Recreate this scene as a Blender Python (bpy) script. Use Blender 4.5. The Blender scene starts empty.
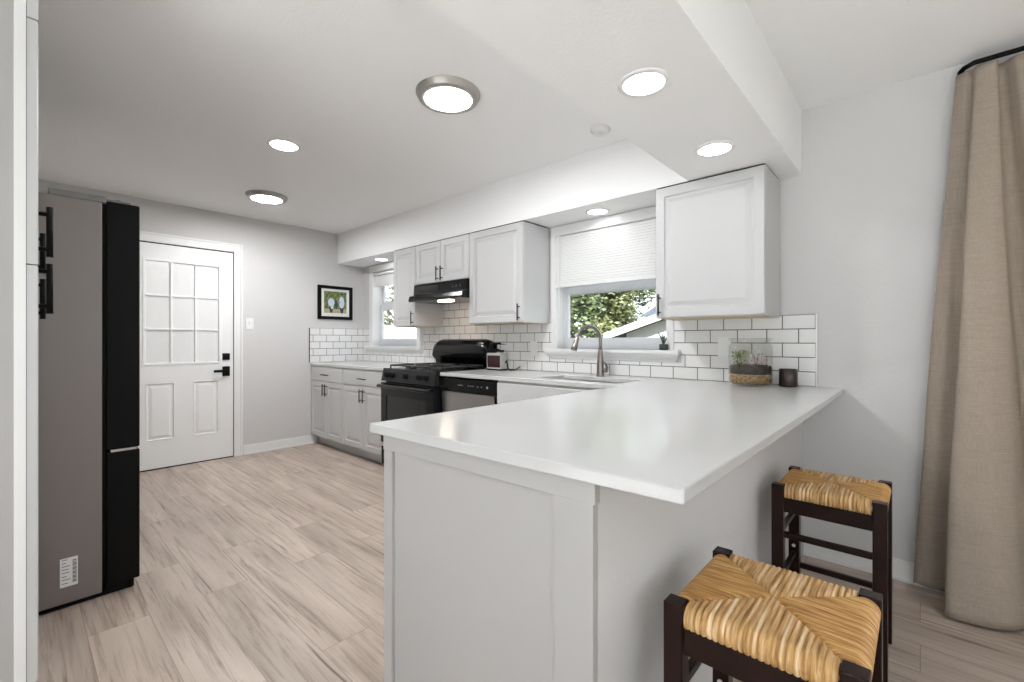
import bpy, bmesh, math, random
from mathutils import Vector, Matrix
random.seed(7)
S = bpy.context.scene
COL = S.collection

# ------------------------------------------------------------------ camera
CAMH = 1.171
cam_d = bpy.data.cameras.new('camera'); cam = bpy.data.objects.new('camera', cam_d); COL.objects.link(cam)
cam_d.sensor_width = 36.0; cam_d.lens = 36.0 * 451.0 / 1024.0
cam_d.shift_y = -0.0004; cam_d.clip_start = 0.02
cam.location = (0, 0, CAMH); cam.rotation_euler = (math.radians(90), 0, 0.7357)
S.camera = cam

# ------------------------------------------------------------------ view and sky
S.view_settings.view_transform = 'Standard'; S.view_settings.look = 'None'
S.view_settings.gamma = 1.0; S.view_settings.use_curve_mapping = False
S.view_settings.exposure = -0.03
W = bpy.data.worlds.new('sky'); S.world = W; W.use_nodes = True
wn = W.node_tree; wn.nodes.clear()
wo = wn.nodes.new('ShaderNodeOutputWorld'); wb = wn.nodes.new('ShaderNodeBackground')
wr = wn.nodes.new('ShaderNodeValToRGB'); wt = wn.nodes.new('ShaderNodeTexCoord'); ws = wn.nodes.new('ShaderNodeSeparateXYZ')
wr.color_ramp.elements[0].position = 0.45; wr.color_ramp.elements[0].color = (0.86, 0.90, 0.95, 1)
wr.color_ramp.elements[1].position = 0.9; wr.color_ramp.elements[1].color = (0.50, 0.68, 0.95, 1)
wn.links.new(wt.outputs['Generated'], ws.inputs[0]); wn.links.new(ws.outputs['Z'], wr.inputs[0])
wn.links.new(wr.outputs[0], wb.inputs[0]); wb.inputs[1].default_value = 3.0
wn.links.new(wb.outputs[0], wo.inputs[0])
sun_d = bpy.data.lights.new('sun', 'SUN'); sun_d.energy = 30.0; sun_d.angle = 0.03; sun_d.color = (.97, .98, 1)
sun = bpy.data.objects.new('sun', sun_d); COL.objects.link(sun)
sun.rotation_euler = Vector((-0.50, 0.8, -0.75)).to_track_quat('-Z', 'Y').to_euler()

LAMP = dict(recess=14.0, kitchen=120.0, soffit=14.0, flush=185.0, living=36.0)     # emission strengths of the ceiling lamps

# ------------------------------------------------------------------ materials
def mat(name, col, rough=0.5, metal=0.0, spec=0.5, bump=None, noise=None, coat=0.0, emit=None):
    m = bpy.data.materials.new(name); m.use_nodes = True
    nt = m.node_tree; b = nt.nodes['Principled BSDF']
    b.inputs['Base Color'].default_value = (*col, 1); b.inputs['Roughness'].default_value = rough
    b.inputs['Metallic'].default_value = metal; b.inputs['Specular IOR Level'].default_value = spec
    b.inputs['Coat Weight'].default_value = coat
    geo = None
    if noise or bump:
        geo = nt.nodes.new('ShaderNodeTexCoord')
    if noise:                                   # (scale, amount)
        n = nt.nodes.new('ShaderNodeTexNoise'); n.inputs['Scale'].default_value = noise[0]; n.inputs['Detail'].default_value = 4
        nt.links.new(geo.outputs['Object'], n.inputs['Vector'])
        r = nt.nodes.new('ShaderNodeValToRGB'); a = noise[1]
        r.color_ramp.elements[0].position = .3; r.color_ramp.elements[1].position = .7
        r.color_ramp.elements[0].color = (*[c * (1 - a) for c in col], 1)
        r.color_ramp.elements[1].color = (*[min(1, c * (1 + a)) for c in col], 1)
        nt.links.new(n.outputs['Fac'], r.inputs[0]); nt.links.new(r.outputs[0], b.inputs['Base Color'])
    if bump:                                    # (scale, strength, distance)
        n = nt.nodes.new('ShaderNodeTexNoise'); n.inputs['Scale'].default_value = bump[0]; n.inputs['Detail'].default_value = 3
        nt.links.new(geo.outputs['Object'], n.inputs['Vector'])
        bp = nt.nodes.new('ShaderNodeBump'); bp.inputs['Strength'].default_value = bump[1]; bp.inputs['Distance'].default_value = bump[2]
        nt.links.new(n.outputs['Fac'], bp.inputs['Height']); nt.links.new(bp.outputs[0], b.inputs['Normal'])
    if emit:
        b.inputs['Emission Color'].default_value = (*emit[0], 1); b.inputs['Emission Strength'].default_value = emit[1]
    return m

M = {}
M['wall'] = mat('painted_wall', (.63, .618, .612), .75, bump=(55, .25, .004))
M['ceil'] = mat('painted_ceiling', (.925, .925, .925), .8, bump=(60, .25, .004))
M['trim'] = mat('white_trim_paint', (.80, .80, .79), .4)
M['cab'] = mat('white_cabinet_paint', (.55, .55, .548), .38)
M['door'] = mat('white_door_paint', (.84, .84, .835), .42)
M['quartz'] = mat('white_quartz', (.565, .565, .56), .17, noise=(3, .012))
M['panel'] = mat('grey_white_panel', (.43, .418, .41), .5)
M['black'] = mat('black_metal', (.004, .004, .004), .5, spec=.12)
M['gloss_black'] = mat('gloss_black_enamel', (.005, .005, .0055), .16, spec=.3)
M['iron'] = mat('cast_iron', (.02, .02, .02), .55)
M['oven_glass'] = mat('dark_oven_glass', (.010, .010, .011), .05)
M['dkgrey'] = mat('dark_grey_trim', (.016, .016, .017), .35, spec=.25)
M['fridge_side'] = mat('taupe_grey_steel', (.215, .192, .180), .42, metal=.25)
M['fridge_gray'] = mat('mid_grey_plastic', (.17, .165, .16), .4)
M['steel'] = mat('brushed_steel', (.55, .54, .53), .28, metal=1.0, bump=(90, .05, .001))
M['nickel'] = mat('brushed_nickel', (.29, .265, .245), .3, metal=1.0)
M['rim_nickel'] = mat('satin_nickel_rim', (.42, .40, .37), .4, metal=.7)
M['white_plastic'] = mat('white_plastic', (.82, .82, .81), .35)
M['tan'] = mat('unfinished_plywood', (.62, .52, .38), .6, noise=(20, .08))
M['stain'] = mat('dark_stained_wood', (.014, .005, .0035), .30, spec=.22, noise=(14, .3))
M['gap'] = mat('shadow_gap_black', (.02, .02, .02), .8)
M['blind'] = mat('white_vinyl_slats', (.80, .80, .79), .45)
M['vinyl'] = mat('white_vinyl_frame', (.70, .71, .73), .4)
M['paper'] = mat('white_sticker_paper', (.80, .80, .80), .5)
M['ink'] = mat('grey_ink', (.10, .10, .11), .6)
M['soil'] = mat('dark_soil', (.035, .022, .015), .95, noise=(60, .5), bump=(80, .8, .01))
M['gravel'] = mat('tan_gravel', (.30, .19, .09), .9, noise=(70, .55), bump=(90, .8, .01))
M['candle'] = mat('dark_brown_glass', (.035, .022, .020), .2)
M['wax'] = mat('dark_wax', (.10, .07, .06), .5)
M['moss'] = mat('terrarium_leaf', (.22, .30, .08), .6, noise=(40, .5))
M['pinkleaf'] = mat('pale_terrarium_leaf', (.62, .50, .48), .6)
M['succ'] = mat('succulent_green', (.05, .085, .05), .5, noise=(40, .3))
M['pot'] = mat('dark_green_pot', (.035, .05, .045), .35)
M['leaf'] = mat('garden_leaf', (.045, .062, .020), .6, noise=(1.3, .55))
M['leaf2'] = mat('yellow_green_leaf', (.095, .105, .036), .6, noise=(1.3, .4))
M['bark'] = mat('tree_bark', (.12, .09, .07), .9)
M['siding'] = mat('white_siding', (.36, .36, .36), .6)
M['shingle'] = mat('blue_grey_shingle', (.035, .042, .05), .8, noise=(8, .3))
M['bounce_ground'] = mat('pale_bounce_ground', (.55, .54, .52), .9)
M['lawn'] = mat('dry_lawn', (.14, .14, .09), .9, noise=(2, .3))
M['photo_green'] = mat('photo_green', (.13, .17, .05), .5, noise=(60, .8))
M['photo_white'] = mat('photo_white', (.55, .62, .75), .5)
M['photo_sand'] = mat('photo_sand', (.42, .36, .24), .5)
M['photo_skin'] = mat('photo_skin', (.30, .19, .12), .5)
M['photo_dark'] = mat('photo_dark', (.03, .04, .03), .5)
M['mat_board'] = mat('white_mat_board', (.78, .78, .75), .6)

def emis(name, col, st):
    m = bpy.data.materials.new(name); m.use_nodes = True; nt = m.node_tree; nt.nodes.clear()
    o = nt.nodes.new('ShaderNodeOutputMaterial'); e = nt.nodes.new('ShaderNodeEmission')
    e.inputs[0].default_value = (*col, 1); e.inputs[1].default_value = st; nt.links.new(e.outputs[0], o.inputs[0]); return m
M['lamp_r'] = emis('lit_recessed_diffuser', (.985, .99, 1), LAMP['recess'])
M['lamp_k'] = emis('lit_kitchen_diffuser', (.985, .99, 1), LAMP['kitchen'])
M['lamp_s'] = emis('lit_soffit_diffuser', (.985, .99, 1), LAMP['soffit'])
M['lamp_f'] = emis('lit_flush_diffuser', (.985, .99, 1), LAMP['flush'])
M['lamp_l'] = emis('lit_living_diffuser', (.985, .99, 1), LAMP['living'])
M['lamp_h'] = emis('lit_hood_lens', (1, .80, .60), 26.0)

def glass_mat(name, tint=(1, 1, 1), fac=.06, rough=0.0):
    m = bpy.data.materials.new(name); m.use_nodes = True; nt = m.node_tree; nt.nodes.clear()
    o = nt.nodes.new('ShaderNodeOutputMaterial'); mx = nt.nodes.new('ShaderNodeMixShader')
    t = nt.nodes.new('ShaderNodeBsdfTransparent'); g = nt.nodes.new('ShaderNodeBsdfGlossy'); fr = nt.nodes.new('ShaderNodeMapRange'); lw = nt.nodes.new('ShaderNodeLayerWeight'); pw = nt.nodes.new('ShaderNodeMath')
    t.inputs[0].default_value = (*tint, 1); g.inputs['Roughness'].default_value = rough; lw.inputs['Blend'].default_value = .5; pw.operation = 'POWER'; pw.inputs[1].default_value = 4.0; fr.inputs['To Min'].default_value = fac*.5; fr.inputs['To Max'].default_value = .55
    nt.links.new(lw.outputs['Facing'], pw.inputs[0]); nt.links.new(pw.outputs[0], fr.inputs['Value'])
    nt.links.new(fr.outputs[0], mx.inputs[0]); nt.links.new(t.outputs[0], mx.inputs[1]); nt.links.new(g.outputs[0], mx.inputs[2])
    nt.links.new(mx.outputs[0], o.inputs[0]); return m
M['glass'] = glass_mat('window_glass', (.96, .97, .97))
M['jar'] = glass_mat('clear_jar_glass', (.985, .99, .98), fac=.07, rough=.02)

def floor_mat():
    m = bpy.data.materials.new('oak_laminate'); m.use_nodes = True; nt = m.node_tree; b = nt.nodes['Principled BSDF']
    N = nt.nodes.new; L = nt.links.new
    g = N('ShaderNodeNewGeometry')
    br = N('ShaderNodeTexBrick'); br.offset = .37; br.offset_frequency = 2
    br.inputs['Scale'].default_value = 1; br.inputs['Brick Width'].default_value = 1.22; br.inputs['Row Height'].default_value = .195
    br.inputs['Mortar Size'].default_value = .0012; br.inputs['Mortar Smooth'].default_value = .1
    br.inputs['Color1'].default_value = (0, 0, 0, 1); br.inputs['Color2'].default_value = (1, 1, 1, 1); br.inputs['Mortar'].default_value = (.5, .5, .5, 1)
    L(g.outputs['Position'], br.inputs['Vector'])
    # per plank value
    off = N('ShaderNodeVectorMath'); off.operation = 'MULTIPLY_ADD'
    L(br.outputs['Color'], off.inputs[0]); off.inputs[1].default_value = (13, 7, 5)
    mp = N('ShaderNodeMapping'); mp.inputs['Scale'].default_value = (1.0, 6.5, 1); L(g.outputs['Position'], mp.inputs[0]); L(mp.outputs[0], off.inputs[2])
    # broad tone, grain, and dark streaks with figure
    n1 = N('ShaderNodeTexNoise'); n1.inputs['Scale'].default_value = 1.1; n1.inputs['Detail'].default_value = 3; n1.inputs['Distortion'].default_value = .5; L(off.outputs[0], n1.inputs['Vector'])
    r1 = N('ShaderNodeValToRGB'); r1.color_ramp.elements[0].position = .25; r1.color_ramp.elements[1].position = .75
    r1.color_ramp.elements[0].color = (.36, .285, .232, 1); r1.color_ramp.elements[1].color = (.63, .53, .455, 1)
    L(n1.outputs['Fac'], r1.inputs[0])
    n2 = N('ShaderNodeTexNoise'); n2.inputs['Scale'].default_value = 4.2; n2.inputs['Detail'].default_value = 9; n2.inputs['Roughness'].default_value = .72; n2.inputs['Distortion'].default_value = .55
    mp2 = N('ShaderNodeMapping'); mp2.inputs['Scale'].default_value = (.42, 1.5, 1); L(off.outputs[0], mp2.inputs[0]); L(mp2.outputs[0], n2.inputs['Vector'])
    r2 = N('ShaderNodeValToRGB'); r2.color_ramp.elements[0].position = .30; r2.color_ramp.elements[0].color = (.36, .30, .25, 1)
    r2.color_ramp.elements[1].position = .50; r2.color_ramp.elements[1].color = (1, 1, 1, 1)
    L(n2.outputs['Fac'], r2.inputs[0])
    mx = N('ShaderNodeMix'); mx.data_type = 'RGBA'; mx.blend_type = 'MULTIPLY'; mx.inputs['Factor'].default_value = .8
    L(r1.outputs[0], mx.inputs['A']); L(r2.outputs[0], mx.inputs['B'])
    n3 = N('ShaderNodeTexNoise'); n3.inputs['Scale'].default_value = 3.1; n3.inputs['Detail'].default_value = 6; n3.inputs['Roughness'].default_value = .62; n3.inputs['Distortion'].default_value = .5
    mp3 = N('ShaderNodeMapping'); mp3.inputs['Scale'].default_value = (.40, 2.3, 1); mp3.inputs['Location'].default_value = (3, 9, 2); L(off.outputs[0], mp3.inputs[0]); L(mp3.outputs[0], n3.inputs['Vector'])
    r3 = N('ShaderNodeValToRGB'); r3.color_ramp.elements[0].position = .30; r3.color_ramp.elements[0].color = (.30, .24, .20, 1)
    r3.color_ramp.elements[1].position = .39; r3.color_ramp.elements[1].color = (1, 1, 1, 1); L(n3.outputs['Fac'], r3.inputs[0])
    mx0 = mx; mx = N('ShaderNodeMix'); mx.data_type = 'RGBA'; mx.blend_type = 'MULTIPLY'; mx.inputs['Factor'].default_value = .9
    L(mx0.outputs['Result'], mx.inputs['A']); L(r3.outputs[0], mx.inputs['B'])
    pv = N('ShaderNodeMix'); pv.data_type = 'RGBA'; pv.blend_type = 'MULTIPLY'; pv.inputs['Factor'].default_value = 1
    rr = N('ShaderNodeValToRGB'); rr.color_ramp.elements[0].color = (.86, .86, .86, 1); rr.color_ramp.elements[1].color = (1.0, 1.0, 1.0, 1)
    L(br.outputs['Color'], rr.inputs[0]); L(mx.outputs['Result'], pv.inputs['A']); L(rr.outputs[0], pv.inputs['B'])
    jm = N('ShaderNodeMix'); jm.data_type = 'RGBA'; L(br.outputs['Fac'], jm.inputs['Factor']); L(pv.outputs['Result'], jm.inputs['A']); jm.inputs['B'].default_value = (.24, .19, .15, 1)
    L(jm.outputs['Result'], b.inputs['Base Color']); b.inputs['Roughness'].default_value = .42; b.inputs['Specular IOR Level'].default_value = .35
    bp = N('ShaderNodeBump'); bp.inputs['Strength'].default_value = .15; bp.inputs['Distance'].default_value = .002; L(n2.outputs['Fac'], bp.inputs['Height']); L(bp.outputs[0], b.inputs['Normal'])
    return m
M['floor'] = floor_mat()

def tile_mat(name, axis, x_joint):
    m = bpy.data.materials.new(name); m.use_nodes = True; nt = m.node_tree; b = nt.nodes['Principled BSDF']
    N = nt.nodes.new; L = nt.links.new
    g = N('ShaderNodeNewGeometry'); sp = N('ShaderNodeSeparateXYZ'); L(g.outputs['Position'], sp.inputs[0])
    cb = N('ShaderNodeCombineXYZ')
    a1 = N('ShaderNodeMath'); a1.operation = 'SUBTRACT'; a1.inputs[1].default_value = x_joint - .157 * 40
    a2 = N('ShaderNodeMath'); a2.operation = 'SUBTRACT'; a2.inputs[1].default_value = .9215 - .0785 * 20
    L(sp.outputs[axis], a1.inputs[0]); L(sp.outputs['Z'], a2.inputs[0]); L(a1.outputs[0], cb.inputs[0]); L(a2.outputs[0], cb.inputs[1])
    br = N('ShaderNodeTexBrick'); br.offset = .5; br.offset_frequency = 2
    br.inputs['Scale'].default_value = 1; br.inputs['Brick Width'].default_value = .157; br.inputs['Row Height'].default_value = .0785
    br.inputs['Mortar Size'].default_value = .0026; br.inputs['Mortar Smooth'].default_value = .15
    br.inputs['Color1'].default_value = (.82, .81, .80, 1); br.inputs['Color2'].default_value = (.78, .775, .765, 1); br.inputs['Mortar'].default_value = (.085, .08, .078, 1)
    L(cb.outputs[0], br.inputs['Vector']); L(br.outputs['Color'], b.inputs['Base Color'])
    r = N('ShaderNodeMapRange'); r.inputs['To Min'].default_value = .16; r.inputs['To Max'].default_value = .85; L(br.outputs['Fac'], r.inputs['Value']); L(r.outputs[0], b.inputs['Roughness'])
    bp = N('ShaderNodeBump'); bp.invert = True; bp.inputs['Strength'].default_value = .6; bp.inputs['Distance'].default_value = .002
    L(br.outputs['Fac'], bp.inputs['Height']); L(bp.outputs[0], b.inputs['Normal'])
    return m
M['tile_x'] = tile_mat('white_subway_tile', 'X', -.42 + .0785)
M['tile_y'] = tile_mat('white_subway_tile_side', 'Y', 2.92)

def curtain_mat():
    m = bpy.data.materials.new('beige_linen'); m.use_nodes = True; nt = m.node_tree; b = nt.nodes['Principled BSDF']
    N = nt.nodes.new; L = nt.links.new
    t = N('ShaderNodeTexCoord')
    outs = []
    for sc in ((700, 700, 9), (14, 14, 700)):
        mp = N('ShaderNodeMapping'); mp.inputs['Scale'].default_value = sc; L(t.outputs['Object'], mp.inputs[0])
        n = N('ShaderNodeTexNoise'); n.inputs['Scale'].default_value = 1; n.inputs['Detail'].default_value = 2; L(mp.outputs[0], n.inputs['Vector']); outs.append(n)
    ad = N('ShaderNodeMath'); ad.operation = 'ADD'; L(outs[0].outputs['Fac'], ad.inputs[0]); L(outs[1].outputs['Fac'], ad.inputs[1])
    r = N('ShaderNodeValToRGB'); r.color_ramp.elements[0].position = .35; r.color_ramp.elements[1].position = .65
    r.color_ramp.elements[0].color = (.30, .248, .20, 1); r.color_ramp.elements[1].color = (.42, .355, .295, 1)
    h = N('ShaderNodeMath'); h.operation = 'MULTIPLY'; h.inputs[1].default_value = .5; L(ad.outputs[0], h.inputs[0]); L(h.outputs[0], r.inputs[0])
    L(r.outputs[0], b.inputs['Base Color']); b.inputs['Roughness'].default_value = .9; b.inputs['Specular IOR Level'].default_value = .1
    bp = N('ShaderNodeBump'); bp.inputs['Strength'].default_value = .3; bp.inputs['Distance'].default_value = .001; L(h.outputs[0], bp.inputs['Height']); L(bp.outputs[0], b.inputs['Normal'])
    return m
M['linen'] = curtain_mat()

def rush_mat(name, c0, c1, c2, scale):
    m = bpy.data.materials.new(name); m.use_nodes = True; nt = m.node_tree; b = nt.nodes['Principled BSDF']
    N = nt.nodes.new; L = nt.links.new
    t = N('ShaderNodeTexCoord'); mp = N('ShaderNodeMapping'); mp.inputs['Scale'].default_value = scale; L(t.outputs['Object'], mp.inputs[0])
    n = N('ShaderNodeTexNoise'); n.inputs['Scale'].default_value = 1; n.inputs['Detail'].default_value = 4; n.inputs['Roughness'].default_value = .6; L(mp.outputs[0], n.inputs['Vector'])
    r = N('ShaderNodeValToRGB'); r.color_ramp.elements[0].position = .32; r.color_ramp.elements[1].position = .68
    r.color_ramp.elements[0].color = (*c0, 1); r.color_ramp.elements[1].color = (*c2, 1); e = r.color_ramp.elements.new(.5); e.color = (*c1, 1)
    L(n.outputs['Fac'], r.inputs[0]); L(r.outputs[0], b.inputs['Base Color']); b.inputs['Roughness'].default_value = .5
    return m
M['rush_a'] = rush_mat('rush_cord_pale', (.30, .14, .035), (.60, .36, .14), (.84, .66, .42), (120, 6, 8))
M['rush_b'] = rush_mat('rush_cord_brown', (.24, .10, .02), (.50, .26, .075), (.74, .48, .20), (9, 150, 30))

# ------------------------------------------------------------------ mesh helpers
def new(): return bmesh.new()
def box(bm, x0, x1, y0, y1, z0, z1, mi=0):
    x0, x1 = min(x0, x1), max(x0, x1); y0, y1 = min(y0, y1), max(y0, y1); z0, z1 = min(z0, z1), max(z0, z1)
    v = [bm.verts.new(p) for p in ((x0,y0,z0),(x1,y0,z0),(x1,y1,z0),(x0,y1,z0),(x0,y0,z1),(x1,y0,z1),(x1,y1,z1),(x0,y1,z1))]
    fs = [bm.faces.new([v[i] for i in q]) for q in ((3,2,1,0),(4,5,6,7),(0,1,5,4),(1,2,6,5),(2,3,7,6),(3,0,4,7))]
    for f in fs: f.material_index = mi
    return bm
def frame_of(d):
    d = Vector(d).normalized(); a = Vector((0,0,1)) if abs(d.z) < .9 else Vector((1,0,0))
    u = d.cross(a).normalized(); return u, d.cross(u).normalized()
def tube(bm, pts, rad, seg=12, caps=True, mi=0):
    pts = [Vector(p) for p in pts]; n = len(pts); rs = rad if isinstance(rad, (list, tuple)) else [rad] * n
    rings = []; u = None
    for i, p in enumerate(pts):
        d = (pts[min(i+1, n-1)] - pts[max(i-1, 0)]).normalized()
        if u is None: u, w = frame_of(d)
        else:
            u = (u - d * u.dot(d)).normalized(); w = d.cross(u).normalized()
        rings.append([bm.verts.new(p + (u * math.cos(t) + w * math.sin(t)) * rs[i]) for t in [2*math.pi*k/seg for k in range(seg)]])
    for a, b in zip(rings, rings[1:]):
        for k in range(seg):
            f = bm.faces.new((a[k], a[(k+1) % seg], b[(k+1) % seg], b[k])); f.smooth = True; f.material_index = mi
    if caps:
        f = bm.faces.new(rings[0][::-1]); f.material_index = mi; f = bm.faces.new(rings[-1]); f.material_index = mi
    return bm
def lathe(bm, prof, c, seg=32, mi=0, smooth=True, cap0=True, cap1=True):
    rings = []
    for r, z in prof:
        rings.append([bm.verts.new((c[0] + r*math.cos(t), c[1] + r*math.sin(t), c[2] + z)) for t in [2*math.pi*k/seg for k in range(seg)]])
    for a, b in zip(rings, rings[1:]):
        for k in range(seg):
            f = bm.faces.new((a[k], a[(k+1) % seg], b[(k+1) % seg], b[k])); f.smooth = smooth; f.material_index = mi
    if cap0: bm.faces.new(rings[0][::-1]).material_index = mi
    if cap1: bm.faces.new(rings[-1]).material_index = mi
    return bm
def cells(bm, A, B, mask, t0, t1, axes='xyz', mi=0):
    """slab with holes: grid A x B in the first two axes, thickness t0..t1 along the third"""
    def P(a, b, t):
        d = dict(zip(axes, (a, b, t))); return (d['x'], d['y'], d['z'])
    V = {}
    def v(i, j, k):
        if (i, j, k) not in V: V[(i, j, k)] = bm.verts.new(P(A[i], B[j], (t0, t1)[k]))
        return V[(i, j, k)]
    on = lambda i, j: 0 <= i < len(A)-1 and 0 <= j < len(B)-1 and mask(i, j)
    for i in range(len(A)-1):
        for j in range(len(B)-1):
            if not on(i, j): continue
            bm.faces.new((v(i,j,1), v(i+1,j,1), v(i+1,j+1,1), v(i,j+1,1))); bm.faces.new((v(i,j,0), v(i,j+1,0), v(i+1,j+1,0), v(i+1,j,0)))
            if not on(i-1, j): bm.faces.new((v(i,j,0), v(i,j,1), v(i,j+1,1), v(i,j+1,0)))
            if not on(i+1, j): bm.faces.new((v(i+1,j,0), v(i+1,j+1,0), v(i+1,j+1,1), v(i+1,j,1)))
            if not on(i, j-1): bm.faces.new((v(i,j,0), v(i+1,j,0), v(i+1,j,1), v(i,j,1)))
            if not on(i, j+1): bm.faces.new((v(i,j+1,0), v(i,j+1,1), v(i+1,j+1,1), v(i+1,j+1,0)))
    bmesh.ops.recalc_face_normals(bm, faces=bm.faces); return bm
def face_panel(bm, O, U, N, w, h, loops, thick, mi=0):
    """slab standing at O (lower corner, front plane), width along U, height Z, front facing N, with concentric profile loops (inset, depth)"""
    O, U, N = Vector(O), Vector(U), Vector(N); Z = Vector((0,0,1))
    def ring(ins, dep):
        iu = ins; return [bm.verts.new(O + U*a + Z*b + N*dep) for a, b in ((iu, ins), (w-iu, ins), (w-iu, h-ins), (iu, h-ins))]
    back = ring(0, -thick); prev = back
    for ins, dep in loops:
        r = ring(ins, dep)
        for k in range(4):
            f = bm.faces.new((prev[k], prev[(k+1) % 4], r[(k+1) % 4], r[k])); f.material_index = mi
        prev = r
    bm.faces.new(prev).material_index = mi; bm.faces.new(back[::-1]).material_index = mi
    bmesh.ops.recalc_face_normals(bm, faces=bm.faces)
    return bm
RAISED = [(0, -.003), (.003, 0), (.052, 0), (.057, -.008), (.068, -.008), (.092, -.001)]
DRAWER = [(0, -.004), (.004, 0)]

def root_loc(o):
    while o.parent: o = o.parent
    return Vector(o.location)
def obj(name, bm, m, parent=None, bevel=0, smooth=None, seg=2):
    me = bpy.data.meshes.new(name)
    if not isinstance(m, (list, tuple)): m = [m]
    if parent is not None:
        L = root_loc(parent)
    else:
        xs = [v.co for v in bm.verts]; lo = Vector([min(c[i] for c in xs) for i in range(3)]); hi = Vector([max(c[i] for c in xs) for i in range(3)])
        L = Vector(((lo.x+hi.x)/2, (lo.y+hi.y)/2, lo.z))
    bmesh.ops.translate(bm, verts=bm.verts, vec=-L); bm.to_mesh(me); bm.free()
    for mm in m: me.materials.append(M[mm] if isinstance(mm, str) else mm)
    o = bpy.data.objects.new(name, me); COL.objects.link(o)
    if parent is not None: o.parent = parent
    else: o.location = L
    if bevel:
        b = o.modifiers.new('bevel', 'BEVEL'); b.width = bevel; b.segments = seg; b.limit_method = 'ANGLE'; b.angle_limit = math.radians(35)
    return o
def tag(o, label=None, cat=None, group=None, kind=None):
    if label: o['label'] = label
    if cat: o['category'] = cat
    if group: o['group'] = group
    if kind: o['kind'] = kind
    return o
def thing(name, loc, label, cat, group=None):
    o = bpy.data.objects.new(name, None); o.empty_display_size = .1; COL.objects.link(o); o.location = loc
    return tag(o, label, cat, group)
def struct(name, bm, m, bevel=0, parent=None):
    o = obj(name, bm, m, parent, bevel)
    if parent is None: o['kind'] = 'structure'
    return o
def sbox(name, m, *a, bevel=0): return struct(name, box(new(), *a), m, bevel)
def dup(root, loc):
    r = root.copy(); COL.objects.link(r); r.location = loc
    for ch in list(root.children):
        c = ch.copy(); COL.objects.link(c); c.parent = r
        for g in list(ch.children):
            d = g.copy(); COL.objects.link(d); d.parent = c
    return r

XF, YW, YS, ZS, H = -5.144, 2.92, 2.59, 2.084, 2.44
XR, YB = 3.2, -3.4
XBL, XBR = -.985, -.485
def skew(bm):
    # the near end of the peninsula is cut very slightly out of square
    for v in bm.verts:
        if v.co.y < .9: v.co.y += (v.co.x + .766) * .0373
    return bm

# ------------------------------------------------------------------ room shell
sbox('floor', 'floor', XF-.15, XR+.15, YB-.15, YW+.15, -.12, 0)
sbox('ceiling', 'ceil', XF-.15, XR+.15, YB-.15, YW+.15, H, H+.14)
M['bounce_pad'] = mat('cream_bounce_pad', (.74, .72, .69), .95, bump=(300, .5, .004))
sbox('floor_bounce_pad', 'bounce_pad', -1.86, XR, YB, -.75, 0, .012)  # pale surface added out of view to throw sunlight onto the ceiling
# window wall with openings
W1 = (-4.91, -4.02, 1.108, 2.00); W2 = (-2.16, -1.245, 1.108, 2.035); W3 = (.50, 2.40, .06, 2.10)
A = [XF-.15, W1[0], W1[1], W2[0], W2[1], W3[0], W3[1], XR+.15]; B = [0, .06, 1.108, 2.00, 2.035, 2.10, H]
def wmask(i, j):
    if i == 1 and j == 2: return False
    if i == 3 and j in (2, 3): return False
    if i == 5 and j in (1, 2, 3, 4): return False
    return True
struct('wall_back', cells(new(), A, B, wmask, YW, YW+.15, 'xzy'), 'wall')
sbox('wall_left', 'wall', XF-.15, XF, -.65, YW, 0, H)
sbox('wall_alcove', 'wall', XF, -1.86, -.65, -.53, 0, H)
# wall behind the camera, with a wide glazed opening added for daylight
A = [-1.98, -1.1, 2.3, XR+.15]; B = [0, .05, 2.15, H]
struct('wall_front', cells(new(), A, B, lambda i, j: not (i == 1 and j == 1), YB-.15, YB, 'xzy'), 'wall')
sbox('wall_hall', 'wall', -1.98, -1.86, YB, -.53, 0, H)
A = [YB, -2.4, 1.4, YW]; B = [0, .9, 2.1, H]
struct('wall_right', cells(new(), A, B, lambda i, j: not (i == 1 and j == 1), XR, XR+.15, 'yzx'), 'wall')
# soffit over the cabinets and the dropped beam over the peninsula: one plastered bulkhead
A = [XF, XBL, XBR]; B = [YB, YS, YW]
struct('bulkhead', cells(new(), A, B, lambda i, j: not (i == 0 and j == 0), ZS, H, 'xyz'), 'ceil')

# baseboards
def baseboard(name, x0, x1, y0, y1, ax, sgn):
    bm = new()
    if ax == 'x':   # runs along x, face toward -y
        box(bm, x0, x1, y0-.012, y0, 0, .088); box(bm, x0, x1, y0-.008, y0, .088, .098); box(bm, x0, x1, y0-.026, y0-.012, 0, .016)
    else:
        box(bm, x0, x0+sgn*.012, y0, y1, 0, .088); box(bm, x0, x0+sgn*.008, y0, y1, .088, .098); box(bm, x0+sgn*.012, x0+sgn*.026, y0, y1, 0, .016)
    return struct(name, bm, 'trim', .002)
baseboard('baseboard_back', -.475, XR, YW, 0, 'x', 0)
baseboard('baseboard_left', XF, 0, 1.575, 2.34, 'y', 1)
baseboard('baseboard_hall', -1.86, 0, YB, -.55, 'y', 1)
baseboard('baseboard_right', XR, 0, YB, YW, 'y', -1)

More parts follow.
